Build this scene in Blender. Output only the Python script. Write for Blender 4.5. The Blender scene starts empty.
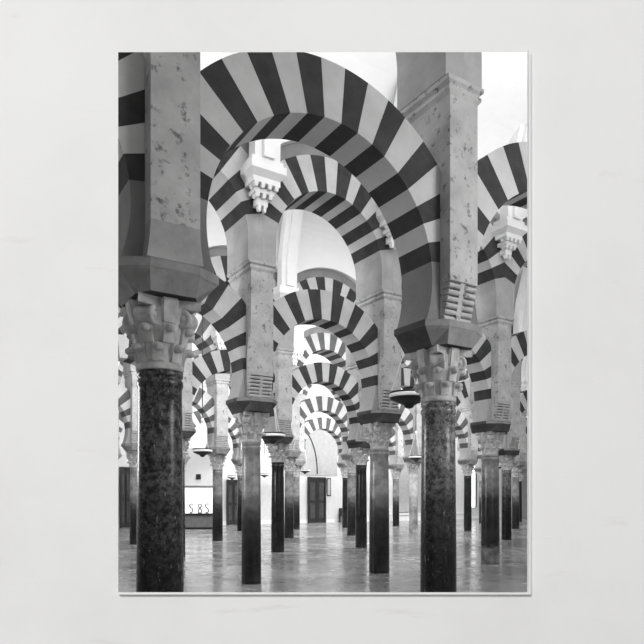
import bpy, bmesh, math, random
from mathutils import Vector, Matrix
random.seed(7)
PI = math.pi
SC = bpy.context.scene
COL = SC.collection
PHI = math.atan2(.538, .843)                       # the arcades run obliquely to the view
U = Vector((math.cos(PHI), math.sin(PHI), 0))      # along an arcade
V = Vector((-math.sin(PHI), math.cos(PHI), 0))     # across the aisles, away from the camera
EYE = 1.69
F = 624.0

# ------------------------------------------------------------------ helpers
def tag(o, label=None, cat=None, group=None, kind=None):
    if label: o['label'] = label
    if cat: o['category'] = cat
    if group: o['group'] = group
    if kind: o['kind'] = kind
    return o

def empty(name, loc, rz=PHI):
    o = bpy.data.objects.new(name, None); COL.objects.link(o)
    o.location = loc; o.rotation_euler = (0, 0, rz); o.empty_display_size = .1
    return o

def to_mesh(name, bm, mats):
    bmesh.ops.recalc_face_normals(bm, faces=bm.faces[:])
    me = bpy.data.meshes.new(name); bm.to_mesh(me); bm.free()
    for m in (mats if isinstance(mats, (list, tuple)) else [mats]): me.materials.append(m)
    return me

def put(name, me, parent=None, loc=(0, 0, 0), rz=0.0):
    o = bpy.data.objects.new(name, me); COL.objects.link(o)
    o.location = loc; o.rotation_euler = (0, 0, rz)
    if parent: o.parent = parent
    return o

def box(bm, x0, x1, y0, y1, z0, z1, mi=0):
    vs = [bm.verts.new((x, y, z)) for z in (z0, z1) for y in (y0, y1) for x in (x0, x1)]
    for f in ((0,1,3,2), (4,5,7,6), (0,1,5,4), (2,3,7,6), (0,2,6,4), (1,3,7,5)):
        bm.faces.new([vs[i] for i in f]).material_index = mi

def frustum(bm, bot, top, mi=0):
    """bot, top = (x0,x1,y0,y1,z)"""
    vs = []
    for (x0, x1, y0, y1, z) in (bot, top):
        vs += [bm.verts.new(p) for p in ((x0,y0,z), (x1,y0,z), (x1,y1,z), (x0,y1,z))]
    bm.faces.new(vs[0:4]).material_index = mi; bm.faces.new(vs[4:8]).material_index = mi
    for i in range(4):
        j = (i+1) % 4
        bm.faces.new((vs[i], vs[j], vs[4+j], vs[4+i])).material_index = mi

def lathe(bm, prof, seg=32, mi=0, smooth=True):
    rings = []
    for r, z in prof:
        if r < 1e-5: rings.append([bm.verts.new((0, 0, z))])
        else: rings.append([bm.verts.new((r*math.cos(2*PI*k/seg), r*math.sin(2*PI*k/seg), z)) for k in range(seg)])
    for a, b in zip(rings, rings[1:]):
        if len(a) == 1 and len(b) == 1: continue
        for k in range(seg):
            l = (k+1) % seg
            if len(a) == 1: f = bm.faces.new((a[0], b[k], b[l]))
            elif len(b) == 1: f = bm.faces.new((a[k], a[l], b[0]))
            else: f = bm.faces.new((a[k], a[l], b[l], b[k]))
            f.material_index = mi; f.smooth = smooth
    for e in (rings[0], rings[-1]):
        if len(e) > 2: bm.faces.new(e).material_index = mi

def prism(bm, poly, y0, y1, mi=0, axis='xz'):
    """extrude a polygon; 'xz' along y, 'yz' along x"""
    def P(a, b, t): return (a, t, b) if axis == 'xz' else (t, a, b)
    A = [bm.verts.new(P(a, b, y0)) for a, b in poly]; B = [bm.verts.new(P(a, b, y1)) for a, b in poly]
    n = len(poly)
    bm.faces.new(A).material_index = mi; bm.faces.new(B).material_index = mi
    for i in range(n):
        j = (i+1) % n
        bm.faces.new((A[i], A[j], B[j], B[i])).material_index = mi

def tube(bm, pts, r, seg=8, mi=0):
    pts = [Vector(p) for p in pts]; rings = []
    for i, p in enumerate(pts):
        d = (pts[min(i+1, len(pts)-1)] - pts[max(i-1, 0)]).normalized()
        a = d.orthogonal().normalized() if i == 0 else (prev - d*prev.dot(d)).normalized()
        prev = a; b = d.cross(a)
        rings.append([bm.verts.new(p + r*(a*math.cos(2*PI*k/seg) + b*math.sin(2*PI*k/seg))) for k in range(seg)])
    for A, B in zip(rings, rings[1:]):
        for k in range(seg):
            f = bm.faces.new((A[k], A[(k+1) % seg], B[(k+1) % seg], B[k])); f.smooth = True; f.material_index = mi
    bm.faces.new(rings[0]).material_index = mi; bm.faces.new(rings[-1]).material_index = mi

def transform_new(bm, n0, M):
    for v in list(bm.verts)[n0:]: v.co = M @ v.co

# ------------------------------------------------------------------ materials
def new_mat(name):
    m = bpy.data.materials.new(name); m.use_nodes = True
    nt = m.node_tree; b = nt.nodes['Principled BSDF']
    return m, nt, b
def N(nt, t, **kw):
    n = nt.nodes.new(t)
    for k, v in kw.items(): setattr(n, k, v)
    return n
def noise(nt, scale, detail=6, rough=.6, vec=None, coord='Object'):
    tc = N(nt, 'ShaderNodeTexCoord'); n = N(nt, 'ShaderNodeTexNoise')
    n.inputs['Scale'].default_value = scale; n.inputs['Detail'].default_value = detail; n.inputs['Roughness'].default_value = rough
    nt.links.new(vec if vec else tc.outputs[coord], n.inputs['Vector'])
    return n.outputs['Fac']
def ramp(nt, fac, stops):
    r = N(nt, 'ShaderNodeValToRGB'); e = r.color_ramp.elements
    while len(e) < len(stops): e.new(.5)
    for k, (p, v) in enumerate(stops):
        e[k].position = p; e[k].color = (v[0], v[1], v[2], 1) if isinstance(v, tuple) else (v, v, v, 1)
    nt.links.new(fac, r.inputs['Fac']); return r.outputs['Color']
def mul(nt, a, b, mode='MULTIPLY', f=1.0):
    m = N(nt, 'ShaderNodeMix', data_type='RGBA', blend_type=mode)
    m.inputs[0].default_value = f
    nt.links.new(a, m.inputs[6]); nt.links.new(b, m.inputs[7]); return m.outputs[2]
def bump(nt, b, h, strength=.3, dist=.02):
    n = N(nt, 'ShaderNodeBump'); n.inputs['Strength'].default_value = strength; n.inputs['Distance'].default_value = dist
    nt.links.new(h, n.inputs['Height']); nt.links.new(n.outputs['Normal'], b.inputs['Normal'])

def stone(name, base, var=.25, pits=False, rough=.85, scale=3.0, bmp=.3):
    m, nt, b = new_mat(name)
    c = ramp(nt, noise(nt, scale, 7, .65), [(.3, base*(1-var)), (.7, min(1, base*(1+var*.6)))])
    if pits:
        p = ramp(nt, noise(nt, 11, 5, .65), [(.33, .35), (.43, 1.0)])
        p2 = ramp(nt, noise(nt, 1.3, 4, .6), [(.35, .78), (.65, 1.0)])
        c = mul(nt, mul(nt, c, p), p2)
    nt.links.new(c, b.inputs['Base Color']); b.inputs['Roughness'].default_value = rough
    b.inputs['Specular IOR Level'].default_value = .25
    bump(nt, b, noise(nt, 22, 6, .7), bmp, .02)
    return m

def marble(name, stops, vein=.5, rough=.22, mot=(.32, .62), lo=.35, sc=5.0):
    """shaft stone with reflected light and shade painted in by height (z 0..1 of the shaft), broken up by a mottle"""
    m, nt, b = new_mat(name)
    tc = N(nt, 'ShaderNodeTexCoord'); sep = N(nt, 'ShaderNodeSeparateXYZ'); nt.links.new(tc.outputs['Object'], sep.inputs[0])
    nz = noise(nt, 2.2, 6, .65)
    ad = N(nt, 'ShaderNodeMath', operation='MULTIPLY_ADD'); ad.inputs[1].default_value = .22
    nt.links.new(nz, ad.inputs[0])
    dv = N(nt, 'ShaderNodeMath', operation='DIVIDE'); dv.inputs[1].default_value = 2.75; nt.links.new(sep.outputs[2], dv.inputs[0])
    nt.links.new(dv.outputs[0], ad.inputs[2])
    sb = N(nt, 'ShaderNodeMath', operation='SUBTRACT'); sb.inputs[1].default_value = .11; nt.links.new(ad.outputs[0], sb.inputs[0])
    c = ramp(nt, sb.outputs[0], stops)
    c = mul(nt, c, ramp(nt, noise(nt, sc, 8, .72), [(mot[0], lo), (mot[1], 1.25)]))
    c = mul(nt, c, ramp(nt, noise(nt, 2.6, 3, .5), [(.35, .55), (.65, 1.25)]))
    # fine pale scratches / veins
    mp = N(nt, 'ShaderNodeMapping'); mp.inputs['Rotation'].default_value = (.6, .5, 0); mp.inputs['Scale'].default_value = (9, 9, 2.2)
    nt.links.new(tc.outputs['Object'], mp.inputs[0])
    w = ramp(nt, noise(nt, 3, 8, .75, mp.outputs[0]), [(.60, 0.0), (.72, vein*.35)])
    c = mul(nt, c, w, 'ADD')
    nt.links.new(c, b.inputs['Base Color']); b.inputs['Roughness'].default_value = rough
    b.inputs['Specular IOR Level'].default_value = .3
    bump(nt, b, noise(nt, 14, 5, .6), .12, .02)
    return m

def plain(name, v, rough=.6, metal=0, var=0.0):
    m, nt, b = new_mat(name)
    if var:
        nt.links.new(ramp(nt, noise(nt, 4, 5, .6), [(.3, v*(1-var)), (.7, min(1, v*(1+var)))]), b.inputs['Base Color'])
    else: b.inputs['Base Color'].default_value = (v, v, v, 1)
    b.inputs['Roughness'].default_value = rough; b.inputs['Metallic'].default_value = metal
    return m

M_PIER = stone('pier_stone', .50, .22, True)
M_PIER_DARK = stone('pier_stone_smooth', .36, .25, False)
M_LIGHT = stone('pale_voussoir', .52, .16, False, scale=2.2)
M_DARK_FAR = stone('hazed_brick_voussoir', .10, .3, False, scale=3.5)  # lighter brick copy, distance haze painted into its colour
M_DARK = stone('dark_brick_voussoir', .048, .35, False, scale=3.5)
M_SPRING_DARK = stone('shaded_springer_stone', .20, .25, False, scale=1.6)  # darker springer copy, front arcade shade painted in
M_SPRING = stone('springer_stone', .37, .22, False, scale=1.6)
M_CAP = stone('capital_stone', .52, .4, False, scale=7, bmp=.5)
M_IMP_DARK = stone('shaded_impost_stone', .07, .4, False, scale=4)  # near-black puts underside and end shade into the impost colour
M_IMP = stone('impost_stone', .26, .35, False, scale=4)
M_WHITE = stone('white_plaster', .78, .03, False, bmp=.05)
M_BAND = stone('recess_shadow_grey', .22, .2, False)  # grey paints the recess shadow over the upper arches
M_BLACK = plain('black_iron', .006, .5, .0)
M_RIM = plain('pale_rim', .92, .6)
M_CHAIN = plain('pale_chain', .72, .35)
M_GLASSY = plain('milk_glass', .75, .2)
SHAFTS = {  # grey tops and dark feet paint in reflection and shade
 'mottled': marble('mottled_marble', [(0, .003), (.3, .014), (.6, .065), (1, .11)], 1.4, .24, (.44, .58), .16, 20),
 'sheen_dark': marble('painted_sheen_marble', [(0, .004), (.35, .008), (.60, .03), (.82, .15), (1, .26)], .7, .22, (.42, .58), .28, 20.0),
 'sheen_grey': marble('painted_sheen_grey_marble', [(0, .02), (.30, .016), (.50, .045), (.66, .20), (1, .27)], .1, .2, (.3, .6), .6, 3.5),
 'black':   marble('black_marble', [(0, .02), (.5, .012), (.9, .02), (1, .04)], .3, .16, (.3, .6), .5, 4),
 'shade_banded':  marble('painted_shade_band_marble', [(0, .17), (.13, .16), (.17, .02), (.60, .02), (.72, .14), (1, .24)], .15, .2, (.3, .6), .55, 4),
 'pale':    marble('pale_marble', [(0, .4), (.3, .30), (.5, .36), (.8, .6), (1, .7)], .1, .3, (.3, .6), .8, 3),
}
# polished floor
M_FLOOR, nt, b = new_mat('polished_floor')
c = ramp(nt, noise(nt, .35, 5, .6), [(.3, .21), (.7, .40)])
c = mul(nt, c, ramp(nt, noise(nt, 3.0, 7, .7), [(.3, .75), (.7, 1.1)]))
br = N(nt, 'ShaderNodeTexBrick'); br.offset = 0
tc = N(nt, 'ShaderNodeTexCoord'); mp = N(nt, 'ShaderNodeMapping'); mp.inputs['Rotation'].default_value = (0, 0, -PHI)
nt.links.new(tc.outputs['Object'], mp.inputs[0]); nt.links.new(mp.outputs[0], br.inputs['Vector'])
br.inputs['Color1'].default_value = (1, 1, 1, 1); br.inputs['Color2'].default_value = (.82, .82, .82, 1); br.inputs['Mortar'].default_value = (.6, .6, .6, 1)
br.inputs['Scale'].default_value = 1; br.inputs['Brick Width'].default_value = 1.2; br.inputs['Row Height'].default_value = 1.2; br.inputs['Mortar Size'].default_value = .008
c = mul(nt, c, br.outputs['Color'])
nt.links.new(c, b.inputs['Base Color'])
nt.links.new(ramp(nt, noise(nt, 1.2, 4, .6), [(.3, .12), (.7, .30)]), b.inputs['Roughness'])
bump(nt, b, noise(nt, 2.5, 3, .5), .08, .02)
# pale mottled surface round the postcard, built as an added wall
M_SURROUND, nt, b = new_mat('mottled_off_white_surround')
c = ramp(nt, noise(nt, 1.1, 7, .62), [(.28, (.755, .752, .742)), (.5, (.800, .797, .788)), (.75, (.815, .813, .806))])
mp = N(nt, 'ShaderNodeMapping'); mp.inputs['Rotation'].default_value = (0, .62, 0); mp.inputs['Scale'].default_value = (1.1, 1, 5)
tc = N(nt, 'ShaderNodeTexCoord'); nt.links.new(tc.outputs['Object'], mp.inputs[0])
c = mul(nt, c, ramp(nt, noise(nt, 1.5, 5, .65, mp.outputs[0]), [(.27, (.90, .89, .87)), (.37, (1, 1, 1))]))
nt.links.new(c, b.inputs['Base Color']); b.inputs['Roughness'].default_value = .9; b.inputs['Specular IOR Level'].default_value = .1
bump(nt, b, noise(nt, 30, 5, .6), .08, .01)
M_CARD_EDGE = plain('white_card_edge', .86, .7)

# ------------------------------------------------------------------ arch pieces
PW0, PW = .205, .235             # half widths of the piers: front arcade, the others
PDS = {PW0: .40, PW: .475}       # half depths
SN, SWD, SN0 = 3.17, 3.56, 3.205              # bay widths: narrow, wide
def span(b, r=1): return (SN if r else SN0) if b <= 0 else SWD
def s_of(i, r=1):
    n = SN if r else SN0
    return n*i if i <= 1 else n + SWD*(i-1)
Z_SHAFT, Z_CAP, Z_IMP, Z_PIER = 2.75, 3.33, 3.58, 5.97
LOW = dict(zc=4.08, zs=Z_IMP, T=.50, n=19, th=8.0, dr=.60)
UPP = dict(zc=6.60, zs=6.155, T=.95, n=15, th=17.0, dr=.70)

def ring_mesh(name, ri, re, zc, clip, T, th, n, mats=(M_LIGHT, M_DARK), sub=4, first=1, rin=None):
    bm = bmesh.new(); a0, a1 = math.radians(th), PI - math.radians(th)
    prev = None; rnd = random.Random(n)
    cuts = [0] + [k + rnd.uniform(-.08, .08) for k in range(1, n)] + [n]
    for k in range(n):
        for q in range(sub + (1 if k == n-1 else 0)):
            t = cuts[k] + (cuts[k+1]-cuts[k])*q/sub
            a = a0 + (a1-a0)*t/n
            ro = min(re, clip/max(1e-6, abs(math.cos(a))))
            ca, sa = math.cos(a), math.sin(a)
            cur = [bm.verts.new((r*ca, y, zc + r*sa)) for r, y in ((ri, -T/2), (ro, -T/2), (ro, T/2), (ri, T/2))]
            mi = (k + first) % 2 if q > 0 or k == 0 else (k - 1 + first) % 2
            if prev:
                for i in range(4):
                    j = (i+1) % 4
                    f = bm.faces.new((prev[i], prev[j], cur[j], cur[i])); f.material_index = mi
            else: bm.faces.new(cur).material_index = mi
            prev = cur
    bm.faces.new(prev).material_index = mi
    return to_mesh(name, bm, list(mats))

def springer_mesh(name, side, ri, zc, zs, clip, T, th, mat):
    a0 = math.radians(th); poly = []
    low = -math.asin(min(1, (zc-zs)/ri)) if name == 'springer' else 0.0
    for k in range(13):
        a = a0 + (low-a0)*k/12
        poly.append((side*ri*math.cos(a), zc + ri*math.sin(a)))
    if low == 0.0: poly.append((side*ri, zs))
    poly += [(side*clip, zs), (side*clip, zc + clip*math.tan(a0))]
    bm = bmesh.new(); prism(bm, poly, -T/2, T/2)
    return to_mesh(name, bm, mat)

ARCH = {}
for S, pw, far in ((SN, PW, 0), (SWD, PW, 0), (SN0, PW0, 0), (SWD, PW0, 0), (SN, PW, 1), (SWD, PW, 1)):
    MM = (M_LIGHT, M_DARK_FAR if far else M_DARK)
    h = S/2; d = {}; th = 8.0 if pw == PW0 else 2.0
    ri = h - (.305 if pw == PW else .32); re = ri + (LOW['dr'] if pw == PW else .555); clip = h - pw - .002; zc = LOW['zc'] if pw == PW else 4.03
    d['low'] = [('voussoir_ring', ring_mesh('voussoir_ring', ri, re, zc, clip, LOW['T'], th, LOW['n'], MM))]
    for s in (-1, 1): d['low'].append(('springer', springer_mesh('springer', s, ri, zc, LOW['zs'], clip, LOW['T'], th, M_SPRING if pw == PW else M_SPRING_DARK)))
    UT = 2*PDS[pw]; ru = h - (.30 if pw == PW else .27); reu = ru + UPP['dr']; cu = h - .001
    d['upp'] = [('voussoir_ring', ring_mesh('voussoir_ring', ru, reu, UPP['zc'], cu, UT, UPP['th'], UPP['n'], MM))]
    for s in (-1, 1): d['upp'].append(('springer', springer_mesh('upper_springer', s, ru, UPP['zc'], UPP['zs'], cu, UT, UPP['th'], M_SPRING)))
    lim = math.degrees(math.acos(cu/(reu)))
    d['upp'].append(('recess_shade_band', ring_mesh('recess_shade_band', reu+.002, reu+.24, UPP['zc'], cu, UT-.02, lim+.5, 13, (M_BAND, M_BAND))))  # added ring carrying the recess shadow as its colour
    d['rl'] = reu + .245
    ARCH[S, pw, far] = d

# ------------------------------------------------------------------ column pieces
def shaft_mesh(r, mat):
    bm = bmesh.new()
    prof = [(r*1.03, 0), (r*1.04, .06), (r*1.03, .10)]
    for k in range(1, 12): prof.append((r*(1.03 - .10*(k/12)**1.4), .1 + (Z_SHAFT-.24)*k/12))
    t = r*.93
    prof += [(t, Z_SHAFT-.14), (t*1.05, Z_SHAFT-.125), (t*1.07, Z_SHAFT-.10), (t*1.05, Z_SHAFT-.075), (t, Z_SHAFT-.07), (t, Z_SHAFT-.05), (t*1.06, Z_SHAFT-.04), (t*1.06, Z_SHAFT)]
    lathe(bm, prof, 40)
    return to_mesh('shaft', bm, mat)

def bell_bm():
    bm = bmesh.new()
    z = Z_SHAFT
    lathe(bm, [(.185, z), (.20, z+.015), (.20, z+.05), (.186, z+.065), (.19, z+.16), (.205, z+.26), (.222, z+.36), (.245, z+.45), (.25, z+.50), (.25, z+.505)], 32)
    # abacus with hollowed sides
    pts = []
    for q in range(4):
        a = q*PI/2
        for t in (-.5, -.36, -.18, 0, .18, .36):
            dep = .265 - .05*(1 - (2*abs(t))**2)
            x, y = dep, t*.53
            pts.append((x*math.cos(a) - y*math.sin(a), x*math.sin(a) + y*math.cos(a)))
    for (z0, z1) in ((z+.505, Z_CAP),):
        A = [bm.verts.new((x, y, z0)) for x, y in pts]; B = [bm.verts.new((x, y, z1)) for x, y in pts]
        bm.faces.new(A); bm.faces.new(B)
        for i in range(len(pts)):
            j = (i+1) % len(pts); bm.faces.new((A[i], A[j], B[j], B[i]))
    return bm

def volute_bm():                      # a scroll: short drum lying on its side, axis along local y
    bm = bmesh.new()
    lathe(bm, [(0, -.105), (.025, -.105), (.03, -.09), (.05, -.09), (.055, -.10), (.085, -.10), (.088, -.08), (.08, -.03), (.075, 0), (.08, .03), (.088, .08), (.08, .10), (.055, .10), (.05, .095), (.03, .095), (.025, .102), (0, .102)], 20)
    transform_new(bm, 0, Matrix.Rotation(PI/2, 4, 'X') @ Matrix.Diagonal((.9, .9, .8, 1)))
    n0 = len(bm.verts)
    prism(bm, [(-.16, -.13), (-.05, -.05), (.02, .085), (-.10, .085), (-.2, .02)], -.065, .065)
    return bm
def boss_bm():                        # curled leaf tip
    bm = bmesh.new()
    bmesh.ops.create_icosphere(bm, subdivisions=2, radius=.046, matrix=Matrix.Translation((.035, 0, 0)) @ Matrix.Diagonal((1.15, .95, .8, 1)))
    prism(bm, [(-.04, -.12), (-.008, -.11), (.02, .01), (.02, .035), (-.04, .035)], -.045, .045)
    for f in bm.faces: f.smooth = len(f.verts) == 3
    return bm
def fleuron_bm():
    bm = bmesh.new()
    frustum(bm, (-.09, .02, -.06, .06, -.10), (-.06, .07, -.075, .075, .11))
    bmesh.ops.bevel(bm, geom=bm.edges[:], offset=.015, segments=2, affect='EDGES')
    return bm
BELL = to_mesh('capital', bell_bm(), M_CAP)
VOL = to_mesh('volute', volute_bm(), M_CAP); BOSS = to_mesh('boss', boss_bm(), M_CAP); FLEUR = to_mesh('fleuron', fleuron_bm(), M_CAP)
SPOTS = []                            # (name, mesh, radius, height, angle)
for q in range(4):
    SPOTS.append(('volute', VOL, .235, Z_CAP-.15, PI/4 + q*PI/2))
    SPOTS.append(('fleuron', FLEUR, .215, Z_CAP-.115, q*PI/2))
for q in range(8):
    SPOTS.append(('boss', BOSS, .225, Z_SHAFT+.33, q*PI/4))
    SPOTS.append(('boss', BOSS, .205, Z_SHAFT+.175, PI/8 + q*PI/4))
def merged_capital():
    bm = bell_bm()
    for n, me, r, z, a in SPOTS:
        n0 = len(bm.verts); bm.from_mesh(me); bm.verts.ensure_lookup_table()
        transform_new(bm, n0, Matrix.Translation((r*math.cos(a), r*math.sin(a), z)) @ Matrix.Rotation(a, 4, 'Z'))
    return to_mesh('capital', bm, M_CAP)
FARCAP = merged_capital()
def impost_mesh(pw, kind=0):
    bm = bmesh.new(); hy = PDS[pw] - .005
    def plan(hx, hy, fx, ty, z): return [bm.verts.new((x, y, z)) for x, y in ((-fx, -hy), (fx, -hy), (hx, -ty), (hx, ty), (fx, hy), (-fx, hy), (-hx, ty), (-hx, -ty))]
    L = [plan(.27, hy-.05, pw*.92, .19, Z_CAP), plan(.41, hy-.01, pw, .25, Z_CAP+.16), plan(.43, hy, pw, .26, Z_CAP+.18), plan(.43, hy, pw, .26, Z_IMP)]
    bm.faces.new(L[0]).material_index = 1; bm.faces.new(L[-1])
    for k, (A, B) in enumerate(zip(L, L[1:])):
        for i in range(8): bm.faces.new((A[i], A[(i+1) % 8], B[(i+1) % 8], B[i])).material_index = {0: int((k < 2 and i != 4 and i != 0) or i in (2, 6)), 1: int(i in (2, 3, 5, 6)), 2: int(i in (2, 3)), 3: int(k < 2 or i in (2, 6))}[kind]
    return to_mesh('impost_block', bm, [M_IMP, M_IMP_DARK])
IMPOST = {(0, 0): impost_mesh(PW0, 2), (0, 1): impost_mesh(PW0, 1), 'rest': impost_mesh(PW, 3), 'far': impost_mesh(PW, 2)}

# pier: carried on the impost, steps forward over a roll corbel
def pier_mesh(PW):
    PD = PDS[PW]; q = PD - .135; bm = bmesh.new(); z1 = Z_IMP + .42
    prism(bm, [(-q, Z_IMP), (q, Z_IMP), (q, z1-.02), (PD, z1), (PD, Z_PIER), (-PD, Z_PIER), (-PD, z1), (-q, z1-.02)], -PW, PW, axis='yz')
    return to_mesh('pier_shaft', bm, M_PIER)
def straight_pier_mesh(PW):
    PD = PDS[PW]; bm = bmesh.new()
    prism(bm, [(-PD, Z_IMP+.30), (-.252, Z_IMP+.30), (-.252, Z_IMP), (.252, Z_IMP), (.252, Z_IMP+.30), (PD, Z_IMP+.30), (PD, Z_PIER), (-PD, Z_PIER)], -PW, PW, axis='yz')
    return to_mesh('pier_shaft', bm, M_PIER)
def rolls_mesh(side, PW):
    off = PDS[PW] - .475; bm = bmesh.new(); n = 6
    for k in range(n):
        z = Z_IMP + .01 + .40*(k+.5)/n; y = .355 + .085*(k/(n-1))
        r = .027
        poly = [(-.0 + y + r*math.cos(t), z + r*math.sin(t)) for t in [PI*(-.5 + j/8) for j in range(9)]]
        poly = [(.338, z-r)] + poly + [(.338, z+r)]
        for (x0, x1) in ((-PW+.005, -.03), (.03, PW-.005)):
            prism(bm, [(side*a, c) for a, c in poly], x0, x1, axis='yz')
    prism(bm, [(side*.338, Z_IMP+.01), (side*.375, Z_IMP+.01), (side*.463, Z_IMP+.415), (side*.338, Z_IMP+.40)], -.035, .035, axis='yz')
    for v in bm.verts: v.co.y += side*off
    return to_mesh('roll_corbel', bm, M_PIER)
def cavetto_mesh(side, PW):
    PD = PDS[PW]; bm = bmesh.new(); poly = []
    for k in range(9):
        t = k/8; poly.append((PW + .03*(1-math.sin(t*PI/2)), Z_IMP + .30*t))
    full = poly + [(-x, z) for x, z in reversed(poly)]
    prism(bm, full, side*.253, side*(PD-.001))
    return to_mesh('cavetto_corbel', bm, M_PIER_DARK)
def mould_mesh(PW):
    PD = PDS[PW]; bm = bmesh.new(); z = Z_PIER
    prof = [(0, z), (.015, z+.02), (.035, z+.045), (.035, z+.08), (.015, z+.09), (.015, z+.11), (.055, z+.135), (.06, z+.18)]
    prev = None
    for d, zz in prof:
        cur = [bm.verts.new(p) for p in ((-PW-d, -PD-d*.7, zz), (PW+d, -PD-d*.7, zz), (PW+d, PD+d*.7, zz), (-PW-d, PD+d*.7, zz))]
        if prev:
            for i in range(4): bm.faces.new((prev[i], prev[(i+1) % 4], cur[(i+1) % 4], cur[i]))
        else: bm.faces.new(cur)
        prev = cur
    bm.faces.new(prev)
    return to_mesh('moulding', bm, M_PIER)
PIER = {p: pier_mesh(p) for p in (PW0, PW)}; MOULD = {p: mould_mesh(p) for p in (PW0, PW)}; SPIER = straight_pier_mesh(PW0)
ROLLS = {p: [rolls_mesh(-1, p), rolls_mesh(1, p)] for p in (PW0, PW)}; CAV = [cavetto_mesh(-1, PW0), cavetto_mesh(1, PW0)]

# ------------------------------------------------------------------ the arcades
ROWS = [5.34, 12.27, 19.2, 25.8, 32.8]
RANGE = [(-1, 2), (-1, 3), (-2, 4), (-3, 5), (-3, 6)]
LINE_X = -1.36
LX = [-1.385, -1.39, -1.36, -1.36, -1.36]
ORD = ['front', 'second', 'third', 'fourth', 'fifth']
CNT = ['', 'first', 'second', 'third', 'fourth', 'fifth']
def base(r, i):
    return Vector((LX[r], ROWS[r], 0)) + U*s_of(i, r)
def col_place(r, i):
    if i == 0: return f'{ORD[r]} arcade, flanking the central aisle on the display case side'
    if i == 1: return f'{ORD[r]} arcade, flanking the central aisle on the pale panel side'
    if i < 0: return f'{ORD[r]} arcade, {CNT[-i]} beyond the aisle-flanking one toward the display case'
    return f'{ORD[r]} arcade, {CNT[i-1]} beyond the aisle-flanking one toward the pale panel'
def bay_place(r, b):
    if b == 0: return f'over the central aisle in the {ORD[r]} arcade'
    if b < 0: return f'{CNT[-b]} from the central aisle toward the display case, {ORD[r]} arcade'
    return f'{CNT[b]} from the central aisle toward the pale panel, {ORD[r]} arcade'
STYLE = {(0, 0): ('mottled', .196), (0, 1): ('sheen_dark', .20), (1, 0): ('sheen_grey', .188), (1, 1): ('sheen_grey', .222), (1, 2): ('shade_banded', .228),
         (2, 0): ('black', .20), (2, 1): ('black', .19), (3, -1): ('sheen_grey', .195), (3, 0): ('sheen_grey', .19), (3, 1): ('sheen_grey', .2), (3, 2): ('pale', .2)}
WORDS = {'mottled': 'dark mottled marble', 'sheen_dark': 'sheen-painted black marble', 'sheen_grey': 'sheen-painted grey marble', 'black': 'black marble', 'shade_banded': 'shade-painted marble', 'pale': 'pale marble'}
SHAFT_ME = {}
cyc = ['sheen_grey', 'black', 'sheen_grey', 'sheen_dark']
for r, d0 in enumerate(ROWS):
    for i in range(RANGE[r][0], RANGE[r][1]+1):
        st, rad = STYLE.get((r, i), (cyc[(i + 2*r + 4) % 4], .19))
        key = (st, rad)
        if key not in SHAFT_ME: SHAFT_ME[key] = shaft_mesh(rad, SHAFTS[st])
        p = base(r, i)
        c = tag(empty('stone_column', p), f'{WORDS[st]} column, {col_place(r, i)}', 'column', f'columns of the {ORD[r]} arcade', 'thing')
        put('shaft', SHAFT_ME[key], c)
        if r <= 2:
            cap = put('capital', BELL, c)
            for n, me, rr, z, a in SPOTS: put(n, me, cap, (rr*math.cos(a), rr*math.sin(a), z), a)
        else: put('capital', FARCAP, c)
        pw = PW0 if r == 0 else PW
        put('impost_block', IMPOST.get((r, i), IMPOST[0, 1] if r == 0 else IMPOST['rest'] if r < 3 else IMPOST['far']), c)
        q = tag(empty('pier', p + Vector((0, 0, Z_IMP))), f'pale stone pier, {col_place(r, i)}', 'pier', f'piers of the {ORD[r]} arcade', 'thing')
        dz = (0, 0, -Z_IMP)
        if (r, i) == (0, 0):
            put('pier_shaft', SPIER, q, dz)
            for m in CAV: put('cavetto_corbel', m, q, dz)
        else:
            put('pier_shaft', PIER[pw], q, dz)
            for m in ROLLS[pw][:1 if r > 1 else 2]: put('roll_corbel', m, q, dz)
        put('moulding', MOULD[pw], q, dz)
    top = bmesh.new(); wl = bmesh.new()
    for bq in range(RANGE[r][0], RANGE[r][1]):
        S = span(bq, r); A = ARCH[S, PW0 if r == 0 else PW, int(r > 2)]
        mid = Vector((LX[r], d0, 0)) + U*(s_of(bq, r) + S/2)
        a = tag(empty('horseshoe_arch', mid + Vector((0, 0, Z_IMP))), f'striped lower horseshoe arch {bay_place(r, bq)}', 'arch', f'lower arches of the {ORD[r]} arcade', 'thing')
        for n, me in A['low']: put(n, me, a, (0, 0, -Z_IMP))
        a = tag(empty('round_arch', mid + Vector((0, 0, UPP['zs']))), f'striped upper round arch {bay_place(r, bq)}', 'arch', f'upper arches of the {ORD[r]} arcade', 'thing')
        for n, me in A['upp']: put(n, me, a, (0, 0, -UPP['zs']))
        # plastered wall above the upper arches
        R = A['rl']; n = 24; prev = None
        for k in range(n+1):
            s = -S/2 + S*k/n; zb = UPP['zc'] + math.sqrt(R*R - s*s)
            x = s_of(bq, r) + S/2 + s
            cur = [wl.verts.new(v) for v in ((x, -.625, zb), (x, .625, zb), (x, .625, 10.0), (x, -.625, 10.0))]
            if prev:
                for j in range(4): wl.faces.new((prev[j], prev[(j+1) % 4], cur[(j+1) % 4], cur[j]))
            prev = cur
    top.free(); bmesh.ops.remove_doubles(wl, verts=wl.verts[:], dist=.001)
    tag(put('wall_upper', to_mesh('wall_upper', wl, M_WHITE), None, (LX[r], d0, 0), PHI), f'white plastered wall over the {ORD[r]} arcade', 'wall', None, 'structure')

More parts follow.
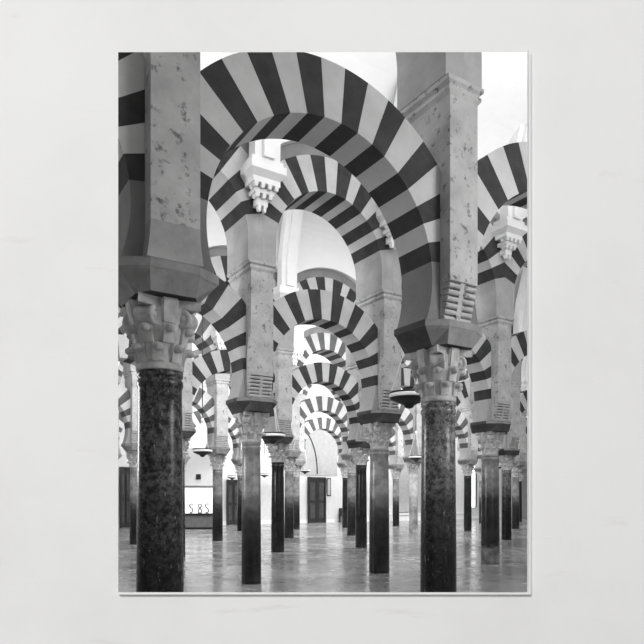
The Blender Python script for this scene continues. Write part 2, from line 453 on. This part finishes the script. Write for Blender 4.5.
# ------------------------------------------------------------------ vaults and their hanging brackets
BACK_D = 40.4                                         # far wall crosses the line of columns here
def vault_z(p, w): return 9.5 + 1.35*math.sqrt(max(0, 1 - ((p-w/2)/(w/2-.6))**2))
edges = ROWS + [BACK_D]
for r in range(5):
    w = (edges[r+1]-edges[r])*U.x; sh = (edges[r+1]-edges[r])*U.y
    bm = bmesh.new(); prevs = None
    x0, x1 = s_of(RANGE[r][0]) - 1.0, s_of(RANGE[min(4, r+1)][1]) + 6
    for k in range(25):
        p = .6 + (w-1.2)*(1-math.cos(PI*k/24))/2; z = vault_z(p, w)
        cur = [bm.verts.new(v) for v in ((x0, p, z), (x1, p, z), (x1, p, z+.1), (x0, p, z+.1))]
        if prevs:
            for j in range(4):
                f = bm.faces.new((prevs[j], prevs[(j+1) % 4], cur[(j+1) % 4], cur[j]))
        else: bm.faces.new(cur)
        prevs = cur
    bm.faces.new(prevs)
    tag(put('ceiling', to_mesh('ceiling', bm, M_WHITE), None, (LINE_X, edges[r], 0), PHI), 'white barrel vault between arcades', 'ceiling', None, 'structure')

def bracket_meshes(w):
    out = []
    bm = bmesh.new()
    frustum(bm, (-.28, .28, -.86, -.48, 7.56), (-.36, .36, -.96, -.48, 7.66))
    box(bm, -.36, .36, -.96, -.48, 7.66, 7.80); box(bm, -.32, .32, -.90, -.48, 7.80, 7.90)
    out.append(('cornice', to_mesh('cornice', bm, M_WHITE)))
    for (z0, z1, n, half, y0, y1) in ((7.38, 7.56, 4, .28, -.86, -.5), (7.24, 7.40, 3, .20, -.77, -.5), (7.02, 7.26, 2, .11, -.68, -.5)):
        bm = bmesh.new()
        box(bm, -half, half, y0, y1, z0 + (z1-z0)*.45, z1)
        for k in range(n):
            x = -half + 2*half*(k+.5)/n; hw = half/n*.62
            for yy in ([y0+.045, (y0+y1)/2] if n > 2 else [y0+.045]):
                frustum(bm, (x-hw*.7, x+hw*.7, yy-.03, yy+.03, z0), (x-hw, x+hw, yy-.045, yy+.06, z0+(z1-z0)*.46))
        out.append(('pendant_tier', to_mesh('pendant_tier', bm, M_WHITE)))
    bm = bmesh.new()                                   # rib that climbs from the bracket into the vault
    path = [(-.78, 7.90), (-.80, 8.6), (-.92, 9.2)] + [(-w+p, vault_z(p, w)-.14) for p in [w-.6-(w-1.2)*t for t in (.14, .22, .32, .5, .68, .8, .9, .97)]]
    for (hw, dep) in ((.26, .11), (.11, .19)):
        prev = None
        for k, (y, z) in enumerate(path):
            a = path[max(0, k-1)]; c = path[min(len(path)-1, k+1)]
            t = Vector((c[0]-a[0], c[1]-a[1])).normalized(); nn = Vector((-t.y, t.x))   # towards the room: below / in front
            if nn.y > 0: nn = -nn
            if k < 2: nn = Vector((-1, 0))
            cur = [bm.verts.new(v) for v in ((-hw, y+nn.x*dep, z+nn.y*dep), (hw, y+nn.x*dep, z+nn.y*dep), (hw, y-nn.x*.15, z-nn.y*.15), (-hw, y-nn.x*.15, z-nn.y*.15))]
            if prev:
                for j in range(4): bm.faces.new((prev[j], prev[(j+1) % 4], cur[(j+1) % 4], cur[j]))
            else: bm.faces.new(cur)
            prev = cur
        bm.faces.new(prev)
    out.append(('rib', to_mesh('rib', bm, M_WHITE)))
    return out
for r in range(1, 5):
    BR = bracket_meshes((ROWS[r]-ROWS[r-1])*U.x)
    for i in range(RANGE[r][0], RANGE[r][1]+1):
        a = tag(empty('vault_bracket', base(r, i) - U*.10 + Vector((0, 0, 7.06 + (.5 if (r, i) == (1, 2) else 0)))), f'white carved vault bracket, {col_place(r, i)}', 'bracket', f'vault brackets of the {ORD[r]} arcade', 'thing')
        for n, me in BR: put(n, me, a, (0, 0, -7.06))

# ------------------------------------------------------------------ hanging lamps
def lamp(px, py, d, width, label, apex=1.15):
    x = (px-322)/F*d; z = EYE + (497-py)/F*d; R = width/2
    t = tag(empty('hanging_lamp', (x, d, z), 0), label, 'lamp', 'hanging bowl lamps', 'thing')
    bm = bmesh.new(); lathe(bm, [(0, -R*.52), (R*.10, -R*.52), (R*.22, -R*.46), (R*.25, -R*.36), (R*.55, -R*.24), (R*.9, -R*.08), (R*.97, 0), (R*.90, .0), (R*.5, -.04*R), (0, -.05*R)], 32)
    put('bowl', to_mesh('bowl', bm, M_BLACK), t)
    bm = bmesh.new(); lathe(bm, [(R*.975, 0), (R, .005), (R, .07), (R*.975, .075), (R*.93, .07), (R*.93, .002), (R*.975, 0)], 32)
    put('rim_band', to_mesh('rim_band', bm, M_RIM), t)['label'] = 'white metal rim band'
    bm = bmesh.new(); lathe(bm, [(R*.95, .076), (R*1.0, .08), (R*.98, .11), (R*.93, .11), (R*.93, .076)], 32)
    put('rim_edge', to_mesh('rim_edge', bm, M_BLACK), t)
    bm = bmesh.new(); lathe(bm, [(R*.34, -.02), (R*.34, .06), (R*.30, .10), (R*.18, .14), (0, .15)], 24)
    put('glass_dome', to_mesh('glass_dome', bm, M_GLASSY), t)
    for k in range(3):
        an = 2*PI*k/3 + PI*.98; bm = bmesh.new()
        P0 = Vector((R*.93*math.cos(an), R*.93*math.sin(an), .07)); P1 = Vector((.02*math.cos(an), .02*math.sin(an), apex))
        nb = 26
        tube(bm, [P0, P1], .006, 6)
        for q in range(nb):
            bmesh.ops.create_icosphere(bm, subdivisions=1, radius=.022, matrix=Matrix.Translation(P0.lerp(P1, (q+.5)/nb)) @ Matrix.Diagonal((.7, .7, 1.2, 1)))
        put('chain', to_mesh('chain', bm, M_CHAIN), t)
    bm = bmesh.new(); lathe(bm, [(0, apex-.05), (.05, apex-.03), (.055, apex+.02), (.02, apex+.07), (0, apex+.08)], 16)
    put('finial', to_mesh('finial', bm, M_RIM), t)
    # the cord runs up to the vault
    rel = Vector((x, d, 0)) - Vector((LINE_X, 0, 0)); best = 9.6
    for r in range(5):
        q = (Vector((x, d, 0)) - Vector((LINE_X, edges[r], 0))).dot(V); w = (edges[r+1]-edges[r])*U.x
        if .7 < q < w-.7: best = vault_z(q, w)+.03
    bm = bmesh.new(); tube(bm, [(0, 0, apex), (0, 0, best-z)], .014, 8)
    put('cord', to_mesh('cord', bm, M_BLACK), t)
lamp(409, 398, 12.4, .80, 'large dark bowl lamp on chains beside the sheen-painted column of the front arcade')
lamp(272.5, 437, 18.0, .76, 'dark bowl lamp with pale rim before the black column of the third arcade')
lamp(202.5, 452, 22.4, .70, 'small bowl lamp hanging above the lit display case')
lamp(305, 471, 36.0, .66, 'tiny bowl lamp hanging before the dark doorway under the central aisle arch')
lamp(264.5, 475, 38.0, .6, 'tiny bowl lamp half hidden behind the black column of the third arcade')
lamp(232, 477.5, 36.5, .52, 'tiny bowl lamp hanging before the dark door beside the display case')
lamp(416, 458, 28.0, .66, 'tiny bowl lamp beside the pale marble column of the fourth arcade')
lamp(498, 467, 36.5, .6, 'tiny bowl lamp among the far columns beyond the shade-painted column')

# ------------------------------------------------------------------ far wall and what stands against it
FAR = Vector((LINE_X, BACK_D, 0))
def fw(px):                                            # local x on the far wall under a picture column
    k = (px-322)/F; s = (k*FAR.y - FAR.x)/(U.x - k*U.y); return s
def fz(px, py): 
    s = fw(px); return EYE + (497-py)/F*(FAR.y + U.y*s)
bm = bmesh.new(); box(bm, -22, 34, 0, .4, 0, 10)
tag(put('wall_back', to_mesh('wall_back', bm, stone('far_wall_plaster', .66, .08, bmp=.05)), None, FAR, PHI), 'pale plastered far wall', 'wall', None, 'structure')
bm = bmesh.new(); box(bm, -22, 34, -.05, -.001, 0, .22)
tag(put('baseboard_back', to_mesh('baseboard_back', bm, M_WHITE), None, FAR, PHI), 'pale skirting along the far wall', 'skirting', None, 'structure')
def on_wall(name, px, label, cat, kind=None, y=-.06):
    return tag(empty(name, FAR + U*fw(px) + V*y), label, cat, None, kind)
M_WOOD2 = plain('worn_wood_panel', .05, .5, 0, .4); M_WOOD = plain('dark_wood', .016, .5, 0, .4); M_GREY = plain('grey_panel', .37, .7, 0, .1); M_GREY2 = plain('grey_cloth', .17, .8, 0, .2)
def boxes(name, lst, mat, parent):
    bm = bmesh.new()
    for b in lst: box(bm, *b)
    return put(name, to_mesh(name, bm, mat), parent)
# doors
def door(name, px0, px1, ztop, label, mat=M_WOOD):
    o = on_wall(name, (px0+px1)/2, label, 'door', 'structure'); h = (fw(px1)-fw(px0))/2
    boxes('door_frame', [(-h, -h+.12, -.10, 0, 0, ztop)], mat, o); boxes('door_frame', [(h-.12, h, -.10, 0, 0, ztop)], mat, o)
    boxes('lintel', [(-h, h, -.10, 0, ztop, ztop+.14)], mat, o)
    boxes('leaf', [(-h+.12, -.01, -.05, 0, .02, ztop)], mat, o); boxes('leaf', [(.01, h-.12, -.05, 0, .02, ztop)], mat, o)
    for s in (-1, 1):
        boxes('panel', [(s*h/2-h*.25, s*h/2+h*.25, -.065, -.05, .3, ztop*.45)], M_WOOD2, o)
        boxes('panel', [(s*h/2-h*.25, s*h/2+h*.25, -.065, -.05, ztop*.52, ztop*.92)], M_WOOD2, o)
door('door_1', 307, 325, 2.85, 'dark double door under the central arches')
door('door_2', 226, 239, 2.6, 'dark door beside the display case')
door('door_3', 119, 131, 3.2, 'dark door at the far side')
# tall grey blind arch panel behind the central aisle with a dark cord
o = on_wall('arched_panel', 318, 'tall grey arched panel above the dark double door', 'panel', 'thing', -.01); bm = bmesh.new()
poly = [(-1.3, 3.1), (1.5, 3.1), (1.5, 5.2)] + [(.1 + 1.4*math.cos(PI*k/16), 5.2 + 1.4*math.sin(PI*k/16)) for k in range(17)]
prism(bm, poly, -.04, 0); put('panel_face', to_mesh('panel_face', bm, M_GREY), o)
bm = bmesh.new(); tube(bm, [(-1.0 + .9*math.sin(t*PI/2), -.06, 5.9 - 2.7*t**1.5) for t in [k/12 for k in range(13)]], .035)
put('cord', to_mesh('cord', bm, M_BLACK), o)
o = on_wall('wall_plaque', 328.5, 'small dark upright plaque on the far wall beside the double door', 'plaque', 'thing', -.005)
boxes('plaque_frame', [(-.16, .16, -.05, 0, 1.75, 2.95)], M_WOOD, o); boxes('plaque_face', [(-.11, .11, -.06, -.05, 1.82, 2.88)], M_GREY, o)
o = on_wall('wooden_bench', 341, 'dark wooden bench against the far wall under the central arch', 'bench', 'thing', -.5)
boxes('seat', [(-.38, .38, -.22, .22, .42, .50)], M_WOOD, o); boxes('backrest', [(-.38, .38, .17, .22, .50, .95)], M_WOOD, o)
for sx in (-1, 1):
    for sy in (-1, 1): boxes('leg', [(sx*.33-.04, sx*.33+.04, sy*.18-.04, sy*.18+.04, 0, .42)], M_WOOD, o)
# pale panels on the other side
o = on_wall('tall_panel', 411, 'wide grey panel on the far wall behind the pale marble column', 'panel', 'thing', -.06); h = (fw(428)-fw(392))/2
boxes('panel_face', [(-h, h, -.06, 0, .62, 4.4)], M_GREY, o); boxes('top_band', [(-h, h, -.09, 0, 4.4, 5.4)], M_WOOD, o)
o = on_wall('stone_ledge', 411, 'low white stone ledge under the wide grey panel', 'ledge', 'thing', -.06)
boxes('ledge_block', [(-h-.6, h+3.2, -.6, 0, 0, .42)], M_WHITE, o); boxes('ledge_top', [(-h-.65, h+3.25, -.66, 0, .42, .52)], M_WHITE, o)
o = on_wall('tall_panel', 524, 'tall grey panel on the far wall at its outer end', 'panel', 'thing', -.06)
boxes('panel_face', [(-1.0, 1.6, -.06, 0, .0, 4.6)], M_GREY, o); boxes('top_band', [(-1.05, 1.65, -.09, 0, 4.6, 4.8)], M_WHITE, o)
o = on_wall('window_1', 470, 'bright tall window with dark bars', 'window', 'structure'); h = (fw(475)-fw(466))/2
m, nt, b = new_mat('daylight_glass'); b.inputs['Base Color'].default_value = (.9, .9, .9, 1); b.inputs['Emission Color'].default_value = (1, 1, 1, 1); b.inputs['Emission Strength'].default_value = 1.2
boxes('window_frame', [(-h-.1, -h, -.08, 0, .9, 5.2)], M_WOOD, o); boxes('window_frame', [(h, h+.1, -.08, 0, .9, 5.2)], M_WOOD, o)
boxes('pane', [(-h, h, -.03, 0, .9, 5.2)], m, o); boxes('glazing_bar', [(-.04, .04, -.07, -.03, .9, 5.2)], M_WOOD, o)

# lit display case: stands free of the far wall in the aisle
DC = 33.0; cx = (197-322)/F*DC
o = tag(empty('display_case', (cx, DC, 0), .12), 'brightly lit glazed display case on a grey plinth', 'display case', None, 'thing')
def L(p): return EYE + (497-p)/F*DC
hw = 1.05
boxes('plinth', [(-hw-.05, hw+.05, -.3, .3, .06, .72)], M_GREY2, o); boxes('plinth_frame', [(-hw-.1, -hw+.02, -.34, -.3, 0, .76), (hw-.02, hw+.1, -.34, -.3, 0, .76), (-hw-.1, hw+.1, -.34, -.3, 0, .1), (-hw-.1, hw+.1, -.36, .3, .72, .82)], M_BLACK, o)
mL, nt, b = new_mat('lit_panel'); b.inputs['Base Color'].default_value = (.9, .9, .9, 1); b.inputs['Emission Color'].default_value = (1, 1, 1, 1); b.inputs['Emission Strength'].default_value = .9
boxes('lit_back', [(-hw, hw, .05, .1, .83, 2.18)], mL, o)['label'] = 'glowing white back panel'
boxes('top_frame', [(-hw-.04, hw+.04, -.28, .12, 2.18, 2.28)], M_GREY2, o)
for s in (-1, 1): boxes('side_frame', [(s*hw-.03, s*hw+.03, -.28, .12, .82, 2.2)], M_RIM, o)
boxes('upper_board', [(-hw, hw, .06, .12, 2.3, 4.3)], M_WHITE, o)['label'] = 'white board above the case'
boxes('socket_box', [(-.05, .20, .0, .06, 2.62, 2.90)], M_BLACK, o)
SH = {'S': [(.09, .2), (.0, .24), (-.09, .18), (-.05, .06), (.06, -.04), (.09, -.16), (0, -.24), (-.09, -.2)],
      '8': [(0, 0), (.08, .10), (.05, .22), (-.05, .22), (-.08, .10), (0, 0), (.1, -.10), (.06, -.24), (-.06, -.24), (-.1, -.10), (0, 0)]}
for k, (px, ch, lab) in enumerate(((191.5, 'S', 'first'), (200, '8', 'second'), (207, 'S', 'third'))):
    x = (px-197)/F*DC; bm = bmesh.new(); tube(bm, [(a, 0, c+.25) for a, c in SH[ch]], .034)
    e = tag(put('carved_exhibit', to_mesh('carved_exhibit', bm, M_GREY2), None, Vector((cx, DC, 0)) + Matrix.Rotation(.12, 3, 'Z') @ Vector((x, -.08, .845)), .12),
        f'small dark curled exhibit in the lit display case, {lab} from the mottled column', 'exhibit', 'exhibits in the display case', 'thing')

bm = bmesh.new(); box(bm, -.4, 0, 2.8, 34, 0, 10)  # unseen wall, added to keep daylight off the left-facing stone
tag(put('blocker_wall_left', to_mesh('blocker_wall_left', bm, stone('blocker_wall_plaster', .6, .08, bmp=.05)), None, (-14.5, 0, 0)), 'plain plastered side wall, added out of view to block light', 'wall', None, 'structure')
# ------------------------------------------------------------------ floor, and the added wall standing in for the postcard's surroundings
bm = bmesh.new(); box(bm, -45, 55, -8, 80, -.2, 0)
tag(put('floor', to_mesh('floor', bm, M_FLOOR)), 'polished grey stone floor', 'floor', None, 'structure')
WY, WT = 2.7, .08
k = WY/F
OX0, OX1 = (118.2-322)*k, (527.2-322)*k; OZ1, OZ0 = EYE + (497-52.2)*k, EYE + (497-592.2)*k
bm = bmesh.new()
def rect(x0, x1, z0, z1, y): return [bm.verts.new(p) for p in ((x0, y, z0), (x1, y, z0), (x1, y, z1), (x0, y, z1))]
e = .085                                                # the reveal is splayed towards the hall
FO, FI = rect(-14.4, 6, 0, 8.6, WY), rect(OX0, OX1, OZ0, OZ1, WY)
BO, BI = rect(-14.4, 6, 0, 8.6, WY+WT), rect(OX0-e, OX1+e, OZ0-e, OZ1+e, WY+WT)
for A, B in ((FO, FI), (BO, BI), (FI, BI), (FO, BO)):
    for i in range(4): bm.faces.new((A[i], A[(i+1) % 4], B[(i+1) % 4], B[i]))
tag(put('postcard_surround', to_mesh('postcard_surround', bm, M_SURROUND)), 'added off-white wall standing in for the surface round the postcard', 'wall', None, 'structure')
bm = bmesh.new(); t, pr = .0055, .028                  # postcard's white edge, built as an added raised margin
for (x0, x1, z0, z1) in ((OX1, OX1+t, OZ0-t, OZ1), (OX0, OX1, OZ0-t, OZ0)):
    box(bm, x0, x1, WY-pr, WY-.0005, z0, z1)
tag(put('card_edge', to_mesh('card_edge', bm, M_CARD_EDGE)), 'thin white postcard edge, added as trim on the wall', 'trim', None, 'structure')

# ------------------------------------------------------------------ light
def area(name, loc, target, sx, sy, power, spread=PI):
    l = bpy.data.lights.new(name, 'AREA'); l.shape = 'RECTANGLE'; l.size = sx; l.size_y = sy; l.energy = power; l.spread = spread
    o = bpy.data.objects.new(name, l); COL.objects.link(o); o.location = loc
    d = Vector(target) - Vector(loc); o.rotation_euler = d.to_track_quat('-Z', 'Y').to_euler(); return o
w = bpy.data.worlds.new('sky'); SC.world = w; w.use_nodes = True
w.node_tree.nodes['Background'].inputs[0].default_value = (1, 1, 1, 1); w.node_tree.nodes['Background'].inputs[1].default_value = .40
area('surround_fill', (-9, -18, 12), (0, 2.7, 2.4), 5, 5, 4250)  # added off-view light for the postcard surround, from upper left
area('front_fill', (7.5, 3.3, 5.2), (-.5, 7, 4.6), 3.0, 5, 430)  # added fill on the front arcade's faces, no source in view
area('side_fill', (-9.5, 11.5, 3.6), (1, 14.5, 6.6), 3, 3, 420)  # added fill standing in for bounce on the soffits
for r in range(5):
    w_ = (edges[r+1]-edges[r])*U.x
    c = Vector((LINE_X, edges[r], 0)) + U*(3.5 + r*.6) + V*(w_*.35)
    area('vault_fill', c + Vector((0, 0, 8.3)), c + Vector((0, 0, 20)), 1.5, 18 + 2*r, [400, 90, 90, 90, 90][r]).rotation_euler = (PI, 0, PHI + PI/2)  # added unseen fill, brightens the vault undersides
    c2 = Vector((LINE_X, edges[r], 0)) + U*(4 + r*.6) + V*.75
    area('aisle_fill', c2 + Vector((0, 0, 8.6)), c2 + V*3.2 + Vector((0, 0, 3.5)), 16 + 2*r, .8, [260, 750, 1500, 2000, 2000][r])  # added unseen fill, brightens the next arcade's front

# ------------------------------------------------------------------ camera
cam = bpy.data.cameras.new('camera'); co = bpy.data.objects.new('camera', cam); COL.objects.link(co)
cam.sensor_width = 36; cam.lens = 36*F/644; cam.shift_y = (497-322)/644
co.location = (0, 0, EYE); co.rotation_euler = (PI/2, 0, 0); cam.clip_end = 300
SC.camera = co
SC.view_settings.view_transform = 'Standard'; SC.view_settings.look = 'None'; SC.view_settings.exposure = 0; SC.view_settings.gamma = 1
SC.cycles.use_denoising = True
SC.cycles.max_bounces = 8; SC.cycles.diffuse_bounces = 4
